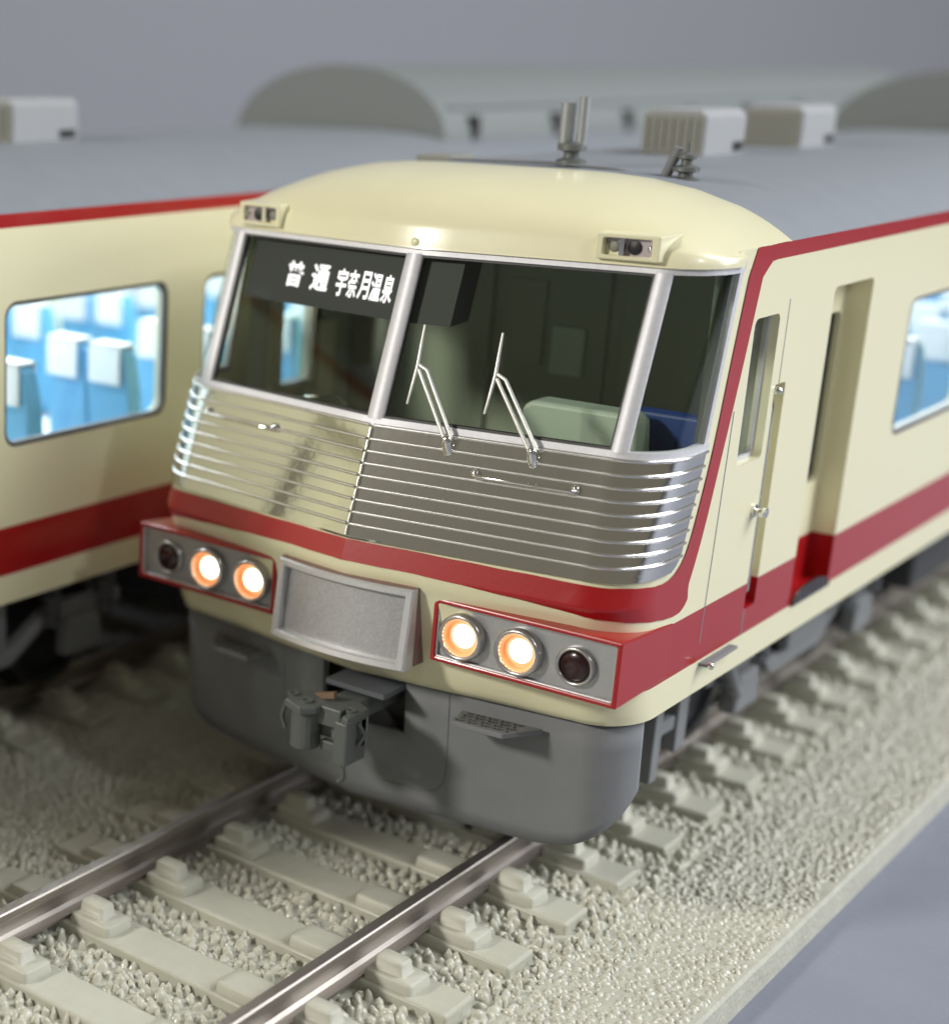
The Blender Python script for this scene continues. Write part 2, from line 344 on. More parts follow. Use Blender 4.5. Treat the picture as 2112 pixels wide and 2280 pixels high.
    for s in (-1, 1):
        # pair the curves segment-wise so corners stay aligned
        rows_i = []; rows_o = []
        def cr_(P, i, t):                 # smooth curve through the points
            p0, p1, p2, p3 = P[max(i - 1, 0)], P[i], P[i + 1], P[min(i + 2, len(P) - 1)]
            return tuple(.5 * (2 * p1[c] + (p2[c] - p0[c]) * t + (2 * p0[c] - 5 * p1[c] + 4 * p2[c] - p3[c]) * t * t + (3 * p1[c] - p0[c] - 3 * p2[c] + p3[c]) * t ** 3) for c in (0, 1))
        for i in range(len(inner) - 1):
            for k in range(5):
                sm_ = i < 12
                rows_i.append(cr_(inner, i, k / 5) if sm_ else tuple(inner[i][c] + (inner[i + 1][c] - inner[i][c]) * k / 5 for c in (0, 1)))
                rows_o.append(cr_(outer, i, k / 5) if sm_ else tuple(outer[i][c] + (outer[i + 1][c] - outer[i][c]) * k / 5 for c in (0, 1)))
        rows_i.append(inner[-1]); rows_o.append(outer[-1])
        b = MB(); rows = []
        for j in range(17):
            rows.append([S(s * (pi[0] + (po[0] - pi[0]) * j / 16), pi[1] + (po[1] - pi[1]) * j / 16 + .0015 * math.sin(i * 1.7), .006) for i, (pi, po) in enumerate(zip(rows_i, rows_o))])
        b.grid(rows, True); b.build('red_stripe', M['red'], car)
    # --- grille
    def aend(z): return 2.235 - .02 * (z - 2.2) if z > 2.22 else 2.235 - .16 * (1 - math.sqrt(max(0, 1 - ((2.22 - z) / .12) ** 2)))
    g = MB(); zz = [2.112, 2.125, 2.14, 2.17, 2.22, 2.4, 2.6, 2.79]
    for s in (-1, 1):
        rows = [[S(s * a * (aend(z) / 2.235) if a > 1.9 else s * a, z, .022) for a in arange_a(0, 2.235)] for z in zz]
        gg = MB().grid(rows, True); gg.grid([[S(s * p * aend(2.112) / 2.235, 2.112, o) for p in arange_a(0, 2.235)] for o in (0, .022)], False)
        gg.grid([[S(s * aend(z), z, o) for o in (0, .022)] for z in zz], False)
        grille = gg.build('grille_panel', M['grille'], car)
        for k in range(1, 9):
            z = 2.793 - .0745 * k; e = aend(z)
            pts = [S(s * a, z, .027) for a in arange_a(0.012, e)]
            MB().tube(pts, .0105, 8).build('grille_rib', M['rib'], grille)
        MB().tube([S(s * a, 2.80, .024) for a in arange_a(0.012, 2.23)], .012, 6).build('grille_rib', M['rib'], grille)
    b = MB()
    for k in range(9):
        z0 = 2.793 - .0745 * k; b.tube([S(0, z0 - .008, .032), S(0, max(2.115, z0 - .066), .032)], .011, 6)
    b.build('grille_centre_bead', M['rib'], car)
    # --- wind screen frames
    b = MB(); strip(b, -2.12, 2.12, 3.838, 3.90, .016, .05); strip(b, -2.235, 2.235, 2.798, 2.848, .020, .05)
    b.build('window_header_and_sill', M['frame'], car)
    for ac, w_ in ((0, .058), (1.54, .056), (-1.54, .056)):
        b = MB(); rows = []
        for z in [2.84 + (3.845 - 2.84) * i / 8 for i in range(9)]:
            rows.append([S(ac - w_, z, -.03), S(ac - w_, z, .012), S(ac - w_ * .8, z, .022), S(ac, z, .025), S(ac + w_ * .8, z, .022), S(ac + w_, z, .012), S(ac + w_, z, -.03)])
        b.grid(rows, True); b.build('mullion', M['frame'], car)
    for s in (-1, 1):
        b = MB(); rows = []
        for z in [2.84 + (3.845 - 2.84) * i / 8 for i in range(9)]:
            e = 2.235 - .118 * (z - 2.79)
            rows.append([S(s * (e - .05), z, -.03), S(s * (e - .05), z, .012), S(s * (e - .025), z, .018), S(s * e, z, .012), S(s * e, z, -.02)])
        b.grid(rows, True); b.build('window_end_post', M['frame'], car)
    b = MB()
    for a0, a1 in ((-1.485, -.05), (.05, 1.485)):
        for za, zb in ((2.846, 2.862), (3.822, 3.84)): strip(b, a0, a1, za, zb, .008, .03)
        for aa in (a0, a1 - .014): strip(b, aa, aa + .014, 2.85, 3.835, .007, .03)
    b.build('window_gasket', M['rubber'], car)
    for a0, a1 in ((-1.49, -.05), (.05, 1.49), (1.58, 2.19), (-2.19, -1.58)):
        b = MB(); strip(b, a0, a1, 2.84, 3.85, -.006, 0, 4); b.build('windscreen_glass', M['glass'], car)
    # --- cap (cream front roof)
    b = MB(); A = arange_a(-(L1 + L2), L1 + L2)
    A = [a for a in A]; ZB = 3.892
    def ytar(x): return 1.56 + .28 * (abs(x) / W) ** 2
    rows = []
    ws = [0, .015, .04, .075, .12, .18, .26, .36, .48, .62, .78, .9, 1.0]
    for w_ in ws:
        row = []
        for a in A:
            x0, y0, _ = S(a, ZB, .035); xx = max(-W, min(W, x0)); yt = ytar(xx)
            y = y0 + (yt - y0) * w_
            t = min(1, (y - y0) / 1.05); g_ = (1 - (1 - t) ** 2.5) ** (1 / 1.9)
            top = zroof(xx * .995) + .022 * (1 - (abs(xx) / W) ** 4)
            e = min(1, (y - y0) / .02)
            z = ZB + .03 * (1 - (1 - e) ** 2) ** .5 + (top - ZB - .03) * g_
            row.append((x0 if w_ < .05 else max(-W - .002, min(W + .002, x0)) , y, z))
        rows.append(row)
    lip = [[S(a, 3.875, .035) for a in A]]; lip2 = [[S(a, 3.870, .0) for a in A]]
    rows[-1] = [(p[0], p[1] + .01, zroof(p[0] * .995) - .004) for p in rows[-1]]
    b.grid(lip2 + lip + rows, True)
    b.build('roof_cap', M['cream'], car)
    for s in (-1, 1):                     # cream side piece between the window end and the red stripe, up to the roof
        b = MB(); b.grid([[S(s * a, z, .001) for a in (2.02, 2.12, 2.24, 2.30)] for z in (3.84, 3.90, 3.965)], False)
        b.build('cap_side', M['cream'], car)
    b = MB()                              # small ledge ridge at the centre of the cap
    b.lathe((0, .43, 3.915), (0, -.9, .3), [(.035, 0), (.03, .012), (.015, .02), (0, .022)], 12); b.build('cap_stud', M['cream'], car)
    # marker lamps on the cap
    for s in (-1, 1):
        x0, x1 = 1.13, 1.60
        b = MB(); fy = .545
        def q(x, y, z): return (s * x, y, z)
        # housing with an opening
        plate(b, [(x0, 3.905), (1.50, 3.905), (1.50, 4.055), (x0, 4.055)], [rrect(x0 + .04, 1.455, 3.93, 4.03, .012, 2)[::-1]], lambda u, v, d, s=s: (s * u, fy + .10 * (u - x0) + d, v), .05)
        v = [q(x0, fy, 3.905), q(x0, fy, 4.055), q(x0, .95, 4.075), q(x0, .95, 3.905), q(1.50, fy + .037, 3.905), q(1.50, fy + .037, 4.055), q(1.545, .95, 4.065), q(1.545, .95, 3.905)]
        b.add(v, [(0, 1, 2, 3), (1, 5, 6, 2), (5, 4, 7, 6), (0, 3, 7, 4)])
        h = b.build('marker_lamp', M['cream'], car, .008, 2)
        MB().box(s * (x0 + .02), s * 1.47, fy + .06, fy + .08, 3.92, 4.04).build('lamp_socket', M['pink'], h)
        for xc, r, mm in ((x0 + .09, .034, 'acgrille'), (x0 + .215, .042, 'black'), (x0 + .31, .02, 'chrome')):
            MB().lathe((s * xc, fy + .065, 3.978), (0, -1, 0), [(r, 0), (r, .012), (r * .5, .02), (0, .022)], 14).build('lens', M[mm], h)
        MB().box(s * (x0 + .135), s * (x0 + .165), fy + .02, fy + .065, 3.93, 4.03).build('lamp_divider', M['chrome'], h)
    # --- roof
    b = MB(); xs = [-W + 2 * W * i / 40 for i in range(41)]
    ys = [1.5, 1.9, 3, 6, 10, 16, YEND]
    b.grid([[(x, y, zroof(x)) for x in xs] for y in ys], True)
    roof = b.build('roof', M['roof'], car)
    b = MB()                              # raised rear part of the roof
    prof = [(1.28 * math.cos(math.pi - math.pi * i / 24), 4.16 + .775 * math.sin(math.pi * i / 24) ** .9) for i in range(25)]
    prof = [(-1.28, 4.0)] + prof + [(1.28, 4.0)]
    b.prism(prof, 'y', 11.0, YEND - .3); rr = b.build('raised_roof', M['raised'], car)
    for k in range(6):
        for s in (-1, 1): MB().box(s * 1.19, s * 1.29, 11.5 + k * 1.72, 11.62 + k * 1.72, 4.24, 4.46).build('vent_slot', M['black'], rr)
    for s in (-1, 1): MB().box(s * 1.0, s * 1.17, 11.2, YEND - .5, 4.54, 4.56).build('gutter', M['roof'], rr)
    # AC units
    for y in (4.05, 6.05):
        b = MB(); b.prism([(-.25, 4.28), (-.25, 4.61), (-.20, 4.66), (.20, 4.66), (.25, 4.61), (.25, 4.28)], 'y', y, y + .78)
        ac = b.build('air_conditioner', M['ac'], car, .02, 2)
        MB().box(-.235, .235, y - .015, y, 4.33, 4.62).build('louvre_panel', M['acgrille'], ac)
        for i in range(7): MB().box(-.205 + i * .065, -.19 + i * .065, y - .03, y - .014, 4.36, 4.59).build('louvre', M['acgrille'], ac)
        for s in (-1, 1): MB().box(s * .24, s * .255, y + .55, y + .74, 4.34, 4.41).build('vent_slot', M['black'], ac)
    # horn, aerial, low vent and conduit on the roof
    b = MB().lathe((.20, 2.0, 4.33), (0, 0, 1), [(0, 0), (.10, 0), (.10, .035), (.05, .05), (.05, .09), (.095, .10), (.095, .14), (.07, .15)], 16)
    h = b.build('whistle', M['horn'], car)
    MB().tube([(.15, 2.0, 4.46), (.15, 2.0, 4.74)], .052, 14).tube([(.262, 2.0, 4.46), (.262, 2.0, 4.78)], .034, 12).build('whistle_pipe', M['horn2'], h)
    b = MB().lathe((1.0, 2.0, 4.215), (0, 0, 1), [(0, 0), (.05, 0), (.05, .03), (.09, .045), (.09, .07), (.045, .085), (.045, .11), (.085, .12), (.085, .145), (.035, .16), (.035, .19), (.06, .2), (.06, .22), (.015, .24), (.015, .30), (0, .30)], 16)
    h = b.build('insulator', M['horn'], car)
    MB().tube([(.86, 2.0, 4.27), (.93, 2.02, 4.48)], .035, 6).build('bracket', M['skirt'], h)
    MB().tube([(-.55, 1.7, 4.345), (.1, 1.9, 4.345), (.55, 1.95, 4.325), (1.0, 2.0, 4.24)], .010, 6).build('conduit', M['skirt'], car)
    MB().box(-1.0, -.72, 2.0, 2.35, 4.28, 4.345).build('roof_hatch', M['acgrille'], car, .01)
    # --- headlight boxes
    for s in (-1, 1):
        x0, x1, z0, z1 = .600, 1.815, 1.412, 1.822
        fy = lambda x: -.055 + .02 * x
        b = MB(); rim = .030
        outer_ = [(x0, z0), (x1, z0), (x1, z1), (x0, z1)]; hole = rrect(x0 + rim, x1 - rim, z0 + rim, z1 - rim, .012, 2)
        plate(b, outer_, [hole[::-1]], lambda u, v, d, s=s: (s * u, fy(u) + d, v), .055)
        F = [(s * u, fy(u), v) for u, v in outer_]
        Bk = [(s * x0, .25, z0), (s * 1.782, .75, z0 - .02), (s * 1.782, .75, z1 - .07), (s * x0, .30, z1)]
        b.add(F + Bk, [(0, 1, 5, 4), (1, 2, 6, 5), (2, 3, 7, 6), (3, 0, 4, 7)])
        hb = b.build('headlight_box', M['red'], car, .010, 2)
        b = MB(); b.add([(s * u, fy(u) + .035, v) for u, v in [(x0 + rim - .004, z0 + rim - .004), (x1 - rim + .004, z0 + rim - .004), (x1 - rim + .004, z1 - rim + .004), (x0 + rim - .004, z1 - rim + .004)]], [(0, 1, 2, 3)])
        b.build('lamp_panel', M['silvpanel'], hb)
        b = MB()
        i0, i1, j0, j1 = x0 + rim, x1 - rim, z0 + rim, z1 - rim
        for q0, q1 in (((i0, j0), (i1, j0)), ((i1, j0), (i1, j1)), ((i1, j1), (i0, j1)), ((i0, j1), (i0, j0))):
            b.tube([(s * q0[0], fy(q0[0]) + .022, q0[1]), (s * q1[0], fy(q1[0]) + .022, q1[1])], .012, 6)
        b.build('panel_trim', M['silver'], hb)
        for xc in (.804, 1.184):
            yy = fy(xc); zc = 1.610
            ring = MB().lathe((s * xc, yy + .036, zc), (0, -1, 0), [(.150, 0), (.150, .050), (.143, .066), (.132, .070), (.122, .064), (.118, .05), (.112, .0)], 32).build('lamp_ring', M['ring'], hb)
            MB().lathe((s * xc, yy + .034, zc), (0, -1, 0), [(.120, .056), (.114, .03), (.098, .012), (.074, .003)], 28).build('reflector', M['glow'], hb)
            MB().lathe((s * xc, yy + .036, zc), (0, -1, 0), [(.078, .004), (.072, .016), (.055, .026), (.03, .031), (0, .032)], 28).build('lens', M['lens'], hb)
            MB().lathe((s * xc, yy + .036, zc), (0, -1, 0), [(.100, .010), (.092, .012), (.084, .009), (.076, .006)], 28).build('lens_glow_ring', M['halo'], hb)
        xc = 1.541; yy = fy(xc)
        MB().lathe((s * xc, yy + .036, 1.610), (0, -1, 0), [(.122, 0), (.122, .030), (.116, .042), (.106, .044), (.098, .036), (.096, .0)], 28).build('lamp_ring', M['ring'], hb)
        MB().lathe((s * xc, yy + .034, 1.610), (0, -1, 0), [(.098, .0), (.096, .022), (.075, .036), (.04, .044), (0, .047)], 24).build('tail_lens', M['tail'], hb)
    # --- number plate frame, slightly curved
    X = [-.510 + 1.020 * i / 16 for i in range(17)]
    def py(x, z): return -.168 - .070 * (1 - (x / .51) ** 2) + (z - 1.60) * .12
    def pgrid(x0, x1, z0, z1, o): return [[(x, py(x, z) + o, z) for x in [x0 + (x1 - x0) * i / 16 for i in range(17)]] for z in (z0, z1)]
    b = MB(); z0, z1 = 1.340, 1.868; t = .044
    def ring_(x0, x1, z0, z1, o):
        n = 16; P = [(x0 + (x1 - x0) * i / n, z0) for i in range(n + 1)] + [(x1, z0 + (z1 - z0) * i / 4) for i in range(1, 4)] + [(x1 - (x1 - x0) * i / n, z1) for i in range(n + 1)] + [(x0, z1 - (z1 - z0) * i / 4) for i in range(1, 4)]
        return [(x, py(x, z) + o, z) for x, z in P]
    r = [ring_(-.510, .510, z0, z1, .12), ring_(-.510, .510, z0, z1, .008), ring_(-.500, .500, z0 + .010, z1 - .010, -.003), ring_(-.464, .464, z0 + t, z1 - t, 0), ring_(-.456, .456, z0 + t + .008, z1 - t - .008, .012), ring_(-.453, .453, z0 + t + .010, z1 - t - .010, .07)]
    b.grid(r, False, False, True); fr = b.build('plate_frame', M['silver2'], car)
    b = MB(); b.grid(pgrid(-.458, .458, z0 + t + .004, z1 - t - .004, .062), True); b.build('plate', M['plate'], fr)
    b = MB(); b.grid([[(x, py(x, 1.87) + o, z1 + .002) for x in X] for o in (.01, .30)], True); b.grid([[(x, .2, z) for x in (-.505, .505)] for z in (z0, z1)], False)
    for s in (-1, 1): b.grid([[(s * .512, y_, z) for y_ in (-.085, .25)] for z in (z0 + .01, z1 + .002)], False)
    b.build('frame_side', mat('reflection_tinted_frame_side', (0.22, .12, .12), .4), fr)  # plum colour paints in the dark red reflection on the frame
    # --- skirt with coupler opening
    def zb(a):
        a = abs(a); z = .245
        if a > 1.15: t_ = min(1, (a - 1.15) / .85); z = .245 + .42 * t_ ** 2.3
        return z
    AS = 2.0; b = MB(); A = [a for a in arange_a(-AS, AS)]; A = sorted(set(A + [-.30, .36, 1.2, 1.3, 1.4, -1.2, -1.3, -1.4]))
    def SK(a, z, o=0): return S(a, 1.16 - (1.16 - z) * .12, -.035 + o)[:2] + (z,)
    def skg(A_, zt, zbf, nz=6): return [[SK(a, zt + (zbf(a) - zt) * j / nz) for a in A_] for j in range(nz + 1)]
    rows = [[SK(a, z) for a in A] for z in (1.158, .97, .78)] + [[SK(a, .78 + (zb(a) - .78) * j / 5) for a in A] for j in range(1, 6)]
    nA = len(A); fs = []
    for i in range(len(rows) - 1):
        for j in range(nA - 1):
            if i < 2 and A[j] >= -.30 - 1e-6 and A[j + 1] <= .36 + 1e-6: continue
            fs.append((i * nA + j, i * nA + j + 1, (i + 1) * nA + j + 1, (i + 1) * nA + j))
    b.add([p for r in rows for p in r], fs, True)
    sk = b.build('skirt', M['skirt'], car)
    b = MB(); b.grid([[S(a, 1.159, -.001) for a in A], [S(a, 1.158, -.06) for a in A]], False); b.build('skirt_top_edge', M['dark'], sk)
    sm = sk.modifiers.new('thick', 'SOLIDIFY'); sm.thickness = .05; sm.offset = -1
    # hatch outline: slightly proud panel bead
    b = MB(); P = [(.66, 1.15), (.66, .62), (.645, .50), (.60, .43), (.52, .405), (.2, .40), (-.25, .40), (-.52, .41), (-.60, .45), (-.64, .52), (-.65, .62), (-.65, 1.15)]
    b.tube([SK(a, z, .0) for a, z in P], .0035, 5); b.build('hatch_seam', M['dark'], sk)
    # steps on the skirt
    for s in (-1, 1):
        b = MB(); z = 1.06
        pts = [(.75, 0), (1.27, 0), (1.13, -.23), (.80, -.21)]
        top = [(s * u, .04 + VS * u + v, z) for u, v in pts]; bot = [(p[0], p[1], z - .035) for p in top]
        b.add(top + bot, [(0, 1, 2, 3), (7, 6, 5, 4), (0, 4, 5, 1), (1, 5, 6, 2), (2, 6, 7, 3), (3, 7, 4, 0)])
        st = b.build('step', M['skirt'], sk, .006)
        b = MB()
        for i in range(9):
            for j in range(4):
                u0 = .805 + i * .040 + (.02 if j % 2 else 0); w0 = -.175 + j * .045
                cx, cy = s * u0, .04 + VS * u0 + w0; dx, dy = (.013, .009) if (i + j) % 2 else (.013, -.009)
                b.tube([(cx - dx, cy - dy, z + .003), (cx + dx, cy + dy, z + .003)], .008, 5)
        b.build('tread_pattern', M['coup'], st); st.children[0]['kind'] = 'stuff'
    # --- coupler
    cx = .10
    def P(x, y, z): return (x, y, z)
    MB().box(-.36, .42, .30, 1.6, .70, 1.14).build('coupler_pocket_shade', M['black'], car)  # solid black block, its colour supplies the shade inside the coupler opening
    MB().box(-.10, .34, -.12, .30, 1.085, 1.12).build('coupler_cover', M['dark'], car)
    MB().box(.02, .22, -.42, .3, .93, 1.06).build('coupler_shank', M['coup'], car, .01)
    cp_ = MB().prism([(-.24, -.52), (-.06, -.60), (.02, -.50), (.02, -.34), (.22, -.34), (.24, -.52), (.30, -.54), (.30, -.26), (.20, -.20), (-.16, -.20), (-.30, -.30)], 'z', 1.02, 1.08).build('coupler_head', M['coup'], car, .012, 2)
    MB().prism([(-.115 + .105 * math.cos(t), -.42 + .12 * math.sin(t)) for t in [2 * math.pi * i / 20 for i in range(20)]], 'z', .73, 1.03).build('coupler_jaw', M['coup'], cp_, .012, 2)
    MB().prism([(.18, -.52), (.29, -.52), (.29, -.26), (.18, -.26)], 'z', .70, 1.03).build('coupler_guard', M['coup'], cp_, .015, 2)
    MB().prism([(-.20, -.34), (.29, -.34), (.29, -.24), (-.20, -.24)], 'z', .80, 1.02).build('coupler_body', M['skirt'], cp_, .01, 2)
    for x, y, r_ in ((-.25, -.40, .045), (-.10, -.45, .05), (.24, -.40, .035)):
        MB().lathe((x, y, 1.075), (0, 0, 1), [(r_ * .55, .004), (r_ * .6, .018), (r_, .018), (r_, 0)], 14).build('coupler_pin', M['coup'], cp_)
    MB().box(.0, .17, -.40, -.34, .72, .80).build('coupler_guard', M['coup'], cp_, .01)
    for pts, r_ in (([(-.29, -.42, 1.03), (-.33, -.42, .90), (-.28, -.44, .82)], .018), ([(.23, -.46, .72), (.25, -.46, .60), (.21, -.46, .56)], .022), ([(.29, -.38, 1.0), (.34, -.36, .92), (.30, -.38, .84)], .018)):
        MB().tube(pts, r_, 6).build('release_lever', M['coup'], cp_)
    MB().prism([(-.12, 1.10), (.05, 1.155), (.05, 1.105), (-.05, 1.08)], 'y', -.34, -.30).build('tow_hook', mat('brown_hook', (.20, .13, .08), .5), cp_)
    cp_.location = (.055, -.02, .09); cp_.scale = (.90, .90, .90)
    # --- handbars on the grille
    for s, a0, a1, z in ((1, .735, 1.35, 2.605), (-1, -1.42, -.79, 2.650)):
        b = MB(); b.tube([S(a0, z, .02), S(a0, z, .07), S(a0 + .03, z, .085), S(a1 - .03, z, .085), S(a1, z, .07), S(a1, z, .02)], .011, 6)
        for a in (a0, a1): b.lathe(S(a, z, .02), (0, -1, .3), [(.024, 0), (.026, .02), (.018, .035), (0, .04)], 10)
        b.build('grab_bar', M['chrome'], car)
    # --- wipers
    for dx in (0, .532):
        w = MB(); bx = .518 + dx; o = .07
        w.prism([(-.035, 0), (.035, 0), (.028, .11), (-.028, .11)], 'y', 0, .06)
        base = MB(); pz = S(bx, 2.78, .06)
        base.lathe((pz[0], pz[1] + .01, 2.745), (0, -.3, 1), [(0, -.05), (.03, -.05), (.036, 0), (.030, .05), (.018, .07), (0, .075)], 10)
        wb = base.build('wiper', M['chrome'], car)
        top = (.217 + dx * .94, 3.19)
        arm = MB()
        for k in (-1, 1):
            arm.tube([S(bx + .026 * k, 2.80, .07), S(top[0] + .035 + .032 * k, top[1] - .01 - .01 * k, .06), S(top[0] + .01, top[1] + .005, .055)] if k > 0 else [S(bx - .026, 2.80, .07), S(top[0] + .012, top[1] - .02, .06)], .0125, 6)
        arm.build('wiper_arm', M['wip'], wb)
        bl = MB(); bl.tube([S(top[0] - .022 - .0, 2.955, .03), S(top[0] - .005, top[1], .05), S(top[0] - .03 + .0, 3.43, .03)], [.008, .0135, .008], 6)
        bl.build('wiper_blade', M['wip'], wb)
    # --- destination sign behind the left pane
    b = MB(); rows = [[S(a, z, -.05) for a in [-1.42 + 1.74 * i / 12 for i in range(13)]] for z in (3.42, 3.86)]
    back = [[S(a, z, -.35) for a in [-1.42 + 1.74 * i / 12 for i in range(13)]] for z in (3.42, 3.86)]
    b.grid(rows, False); b.grid([rows[0], back[0]], False); b.grid([rows[1], back[1]], False)
    b.grid([[rows[0][-1], back[0][-1]], [rows[1][-1], back[1][-1]]], False); b.grid([[rows[0][0], back[0][0]], [rows[1][0], back[1][0]]], False); b.grid(back, False)
    sign = b.build('destination_sign', M['signbox'], car)
    def glyphs(text, a0, a1, z0, z1, slant):
        chw = (a1 - a0) / len(text)
        for i, ch in enumerate(text):
            cu_ = bpy.data.curves.new('lettering', 'FONT'); cu_.body = ch; cu_.resolution_u = 2; cu_.offset = 0.024
            o = bpy.data.objects.new('lettering', cu_); COL.objects.link(o)
            bpy.context.view_layer.update()
            me = bpy.data.meshes.new_from_object(o.evaluated_get(bpy.context.evaluated_depsgraph_get()))
            COL.objects.unlink(o); bpy.data.objects.remove(o)
            xs_ = [v.co.x for v in me.vertices]; ys_ = [v.co.y for v in me.vertices]; xa, xb, ya, yb = min(xs_), max(xs_), min(ys_), max(ys_)
            for v in me.vertices:
                u = (v.co.x - xa) / (xb - xa); w_ = (v.co.y - ya) / (yb - ya)
                aa = a0 + chw * (i + .05 + .90 * u); p = S(aa, z0 + (z1 - z0) * w_, -.044); v.co = p
            me.materials.clear(); me.materials.append(M['text'])
            ob = bpy.data.objects.new('lettering', me); COL.objects.link(ob); ob.parent = sign
    glyphs('普', -1.085, -.915, 3.530, 3.695, 0); glyphs('通', -.855, -.680, 3.525, 3.695, 0)
    glyphs('宇奈月温泉', -.625, -.135, 3.515, 3.690, 0)
    # --- cab interior
    b = MB(); b.box(-1.66, 1.66, .60, 2.35, 1.9, 1.95); b.build('cab_floor', M['cabdark'], car)
    b = MB(); b.box(-1.66, 1.66, 2.33, 2.38, 1.95, 3.96); bw = b.build('cab_rear_wall', M['cabdark'], car)
    for x0, x1 in ((-1.2, -.45), (-.35, .45), (.55, 1.35)): MB().box(x0, x1, 2.30, 2.33, 2.0, 3.75).build('wall_panel', M['cabpanel'], bw, .01)
    MB().box(-.28, -.02, 2.28, 2.30, 2.9, 3.5).build('notice_panel', M['cabdark'], bw)
    MB().box(.05, .30, 2.27, 2.30, 2.85, 3.2).build('notice_panel', M['console'], bw, .01)
    b = MB(); b.box(-1.5, 1.5, 1.0, 2.35, 3.91, 3.93); b.build('cab_ceiling', M['cabdark'], car)
    for s in (-1, 1):
        b = MB(); plate(b, [(1.0, 1.95), (2.35, 1.95), (2.35, 3.95), (1.0, 3.95)], [[(1.25, 2.52), (1.93, 2.52), (1.93, 3.6), (1.25, 3.6)][::-1]], lambda u, v, d, s=s: (s * (1.675 - d), u, v)); b.build('cab_side_lining', M['cabgreen'], car)
    b = MB(); rows = [[S(a, z, -.10) for a in arange_a(-2.1, 2.1)] for z in (2.3, 2.74)]; b.grid(rows, True); b.grid([rows[1], [S(a, 2.74, -.38) for a in arange_a(-2.1, 2.1)]], False); b.build('dashboard', M['cabgreen'], car)
    b = MB(); b.prism([(.52, 2.2), (1.42, 2.2), (1.36, 2.90), (1.30, 2.945), (.66, 2.945), (.60, 2.90)], 'y', .86, 1.08); b.build('driver_console', M['console'], car, .03, 3)
    b = MB(); b.box(1.20, 1.66, 1.18, 1.30, 2.3, 2.93); b.box(1.20, 1.66, 1.0, 1.35, 2.3, 2.45); b.build('driver_seat', M['navy'], car, .03, 3)
    MB().lathe((-.72, .55, 2.745), (0, 0, 1), [(.16, 0), (.16, .03), (.12, .06), (0, .07)], 20).build('dashboard_fitting', M['chrome'], car)
    # --- saloon interior
    b = MB(); b.box(-1.60, 1.60, 2.42, YEND - .1, 1.70, 1.75); b.build('saloon_floor', M['inner'], car)
    MB().box(-1.66, 1.66, 3.70, 3.76, 1.75, 3.93).build('saloon_bulkhead', M['inner'], car)
    MB().box(-1.70, 1.70, 2.42, YEND - .1, 3.90, 3.93).build('saloon_ceiling', M['inner'], car)
    for s in (-1, 1): MB().box(s * .60, s * .85, 3.9, 23, 3.885, 3.897).build('ceiling_lamp', M['strip'], car)
    seat = None
    rows_y = [5.07 + 1.14 * k for k in range(14)]
    for y in rows_y:
        for x in (-1.22, -.76, .76, 1.22):
            if seat is None:
                b = MB(); hw = .222
                prof = [(-hw, 1.9), (-hw, 2.55), (-hw * .85, 2.78), (-hw * .6, 2.84), (hw * .6, 2.84), (hw * .85, 2.78), (hw, 2.55), (hw, 1.9)]
                vs = [(px_, 0 - .09 * (pz_ - 1.9), pz_) for px_, pz_ in prof] + [(px_, .17 - .10 * (pz_ - 1.9), pz_) for px_, pz_ in prof]; n = len(prof)
                b.add(vs, [tuple(range(n)), tuple(range(n, 2 * n))[::-1]] + [(i, (i + 1) % n, n + (i + 1) % n, n + i) for i in range(n)])
                b.box(-hw, hw, .1, .58, 2.0, 2.17); b.box(-hw * .7, hw * .7, .1, .5, 1.75, 2.0)
                seat = b.build('seat', M['seat'], car, .025, 2)
                b = MB(); w2 = hw * .74
                b.box(-w2, w2, -.105, -.085, 2.54, 2.86); b.box(-w2, w2, -.105, .085, 2.840, 2.862); b.box(-w2, w2, .078, .09, 2.60, 2.86)
                cv = b.build('headrest_cover', M['cover'], seat, .004, 1)
                seat.location = (x, y, -.05); so = seat
            else:
                s2 = so.copy(); COL.objects.link(s2); s2.parent = car; s2.location = (x, y, -.05)
                c2 = cv.copy(); COL.objects.link(c2); c2.parent = s2
    # --- under frame and bogies
    MB().box(-1.2, 1.2, 1.3, YEND - .2, 1.05, 1.155).build('underframe', M['under'], car)
    for y0, y1, zb_ in ((6.9, 9.0, .45), (9.3, 10.5, .5), (11, 14, .42), (14.5, 16.5, .5)):
        MB().box(-1.45, 1.45, y0, y1, zb_, 1.1).build('equipment_box', M['under'], car, .04)
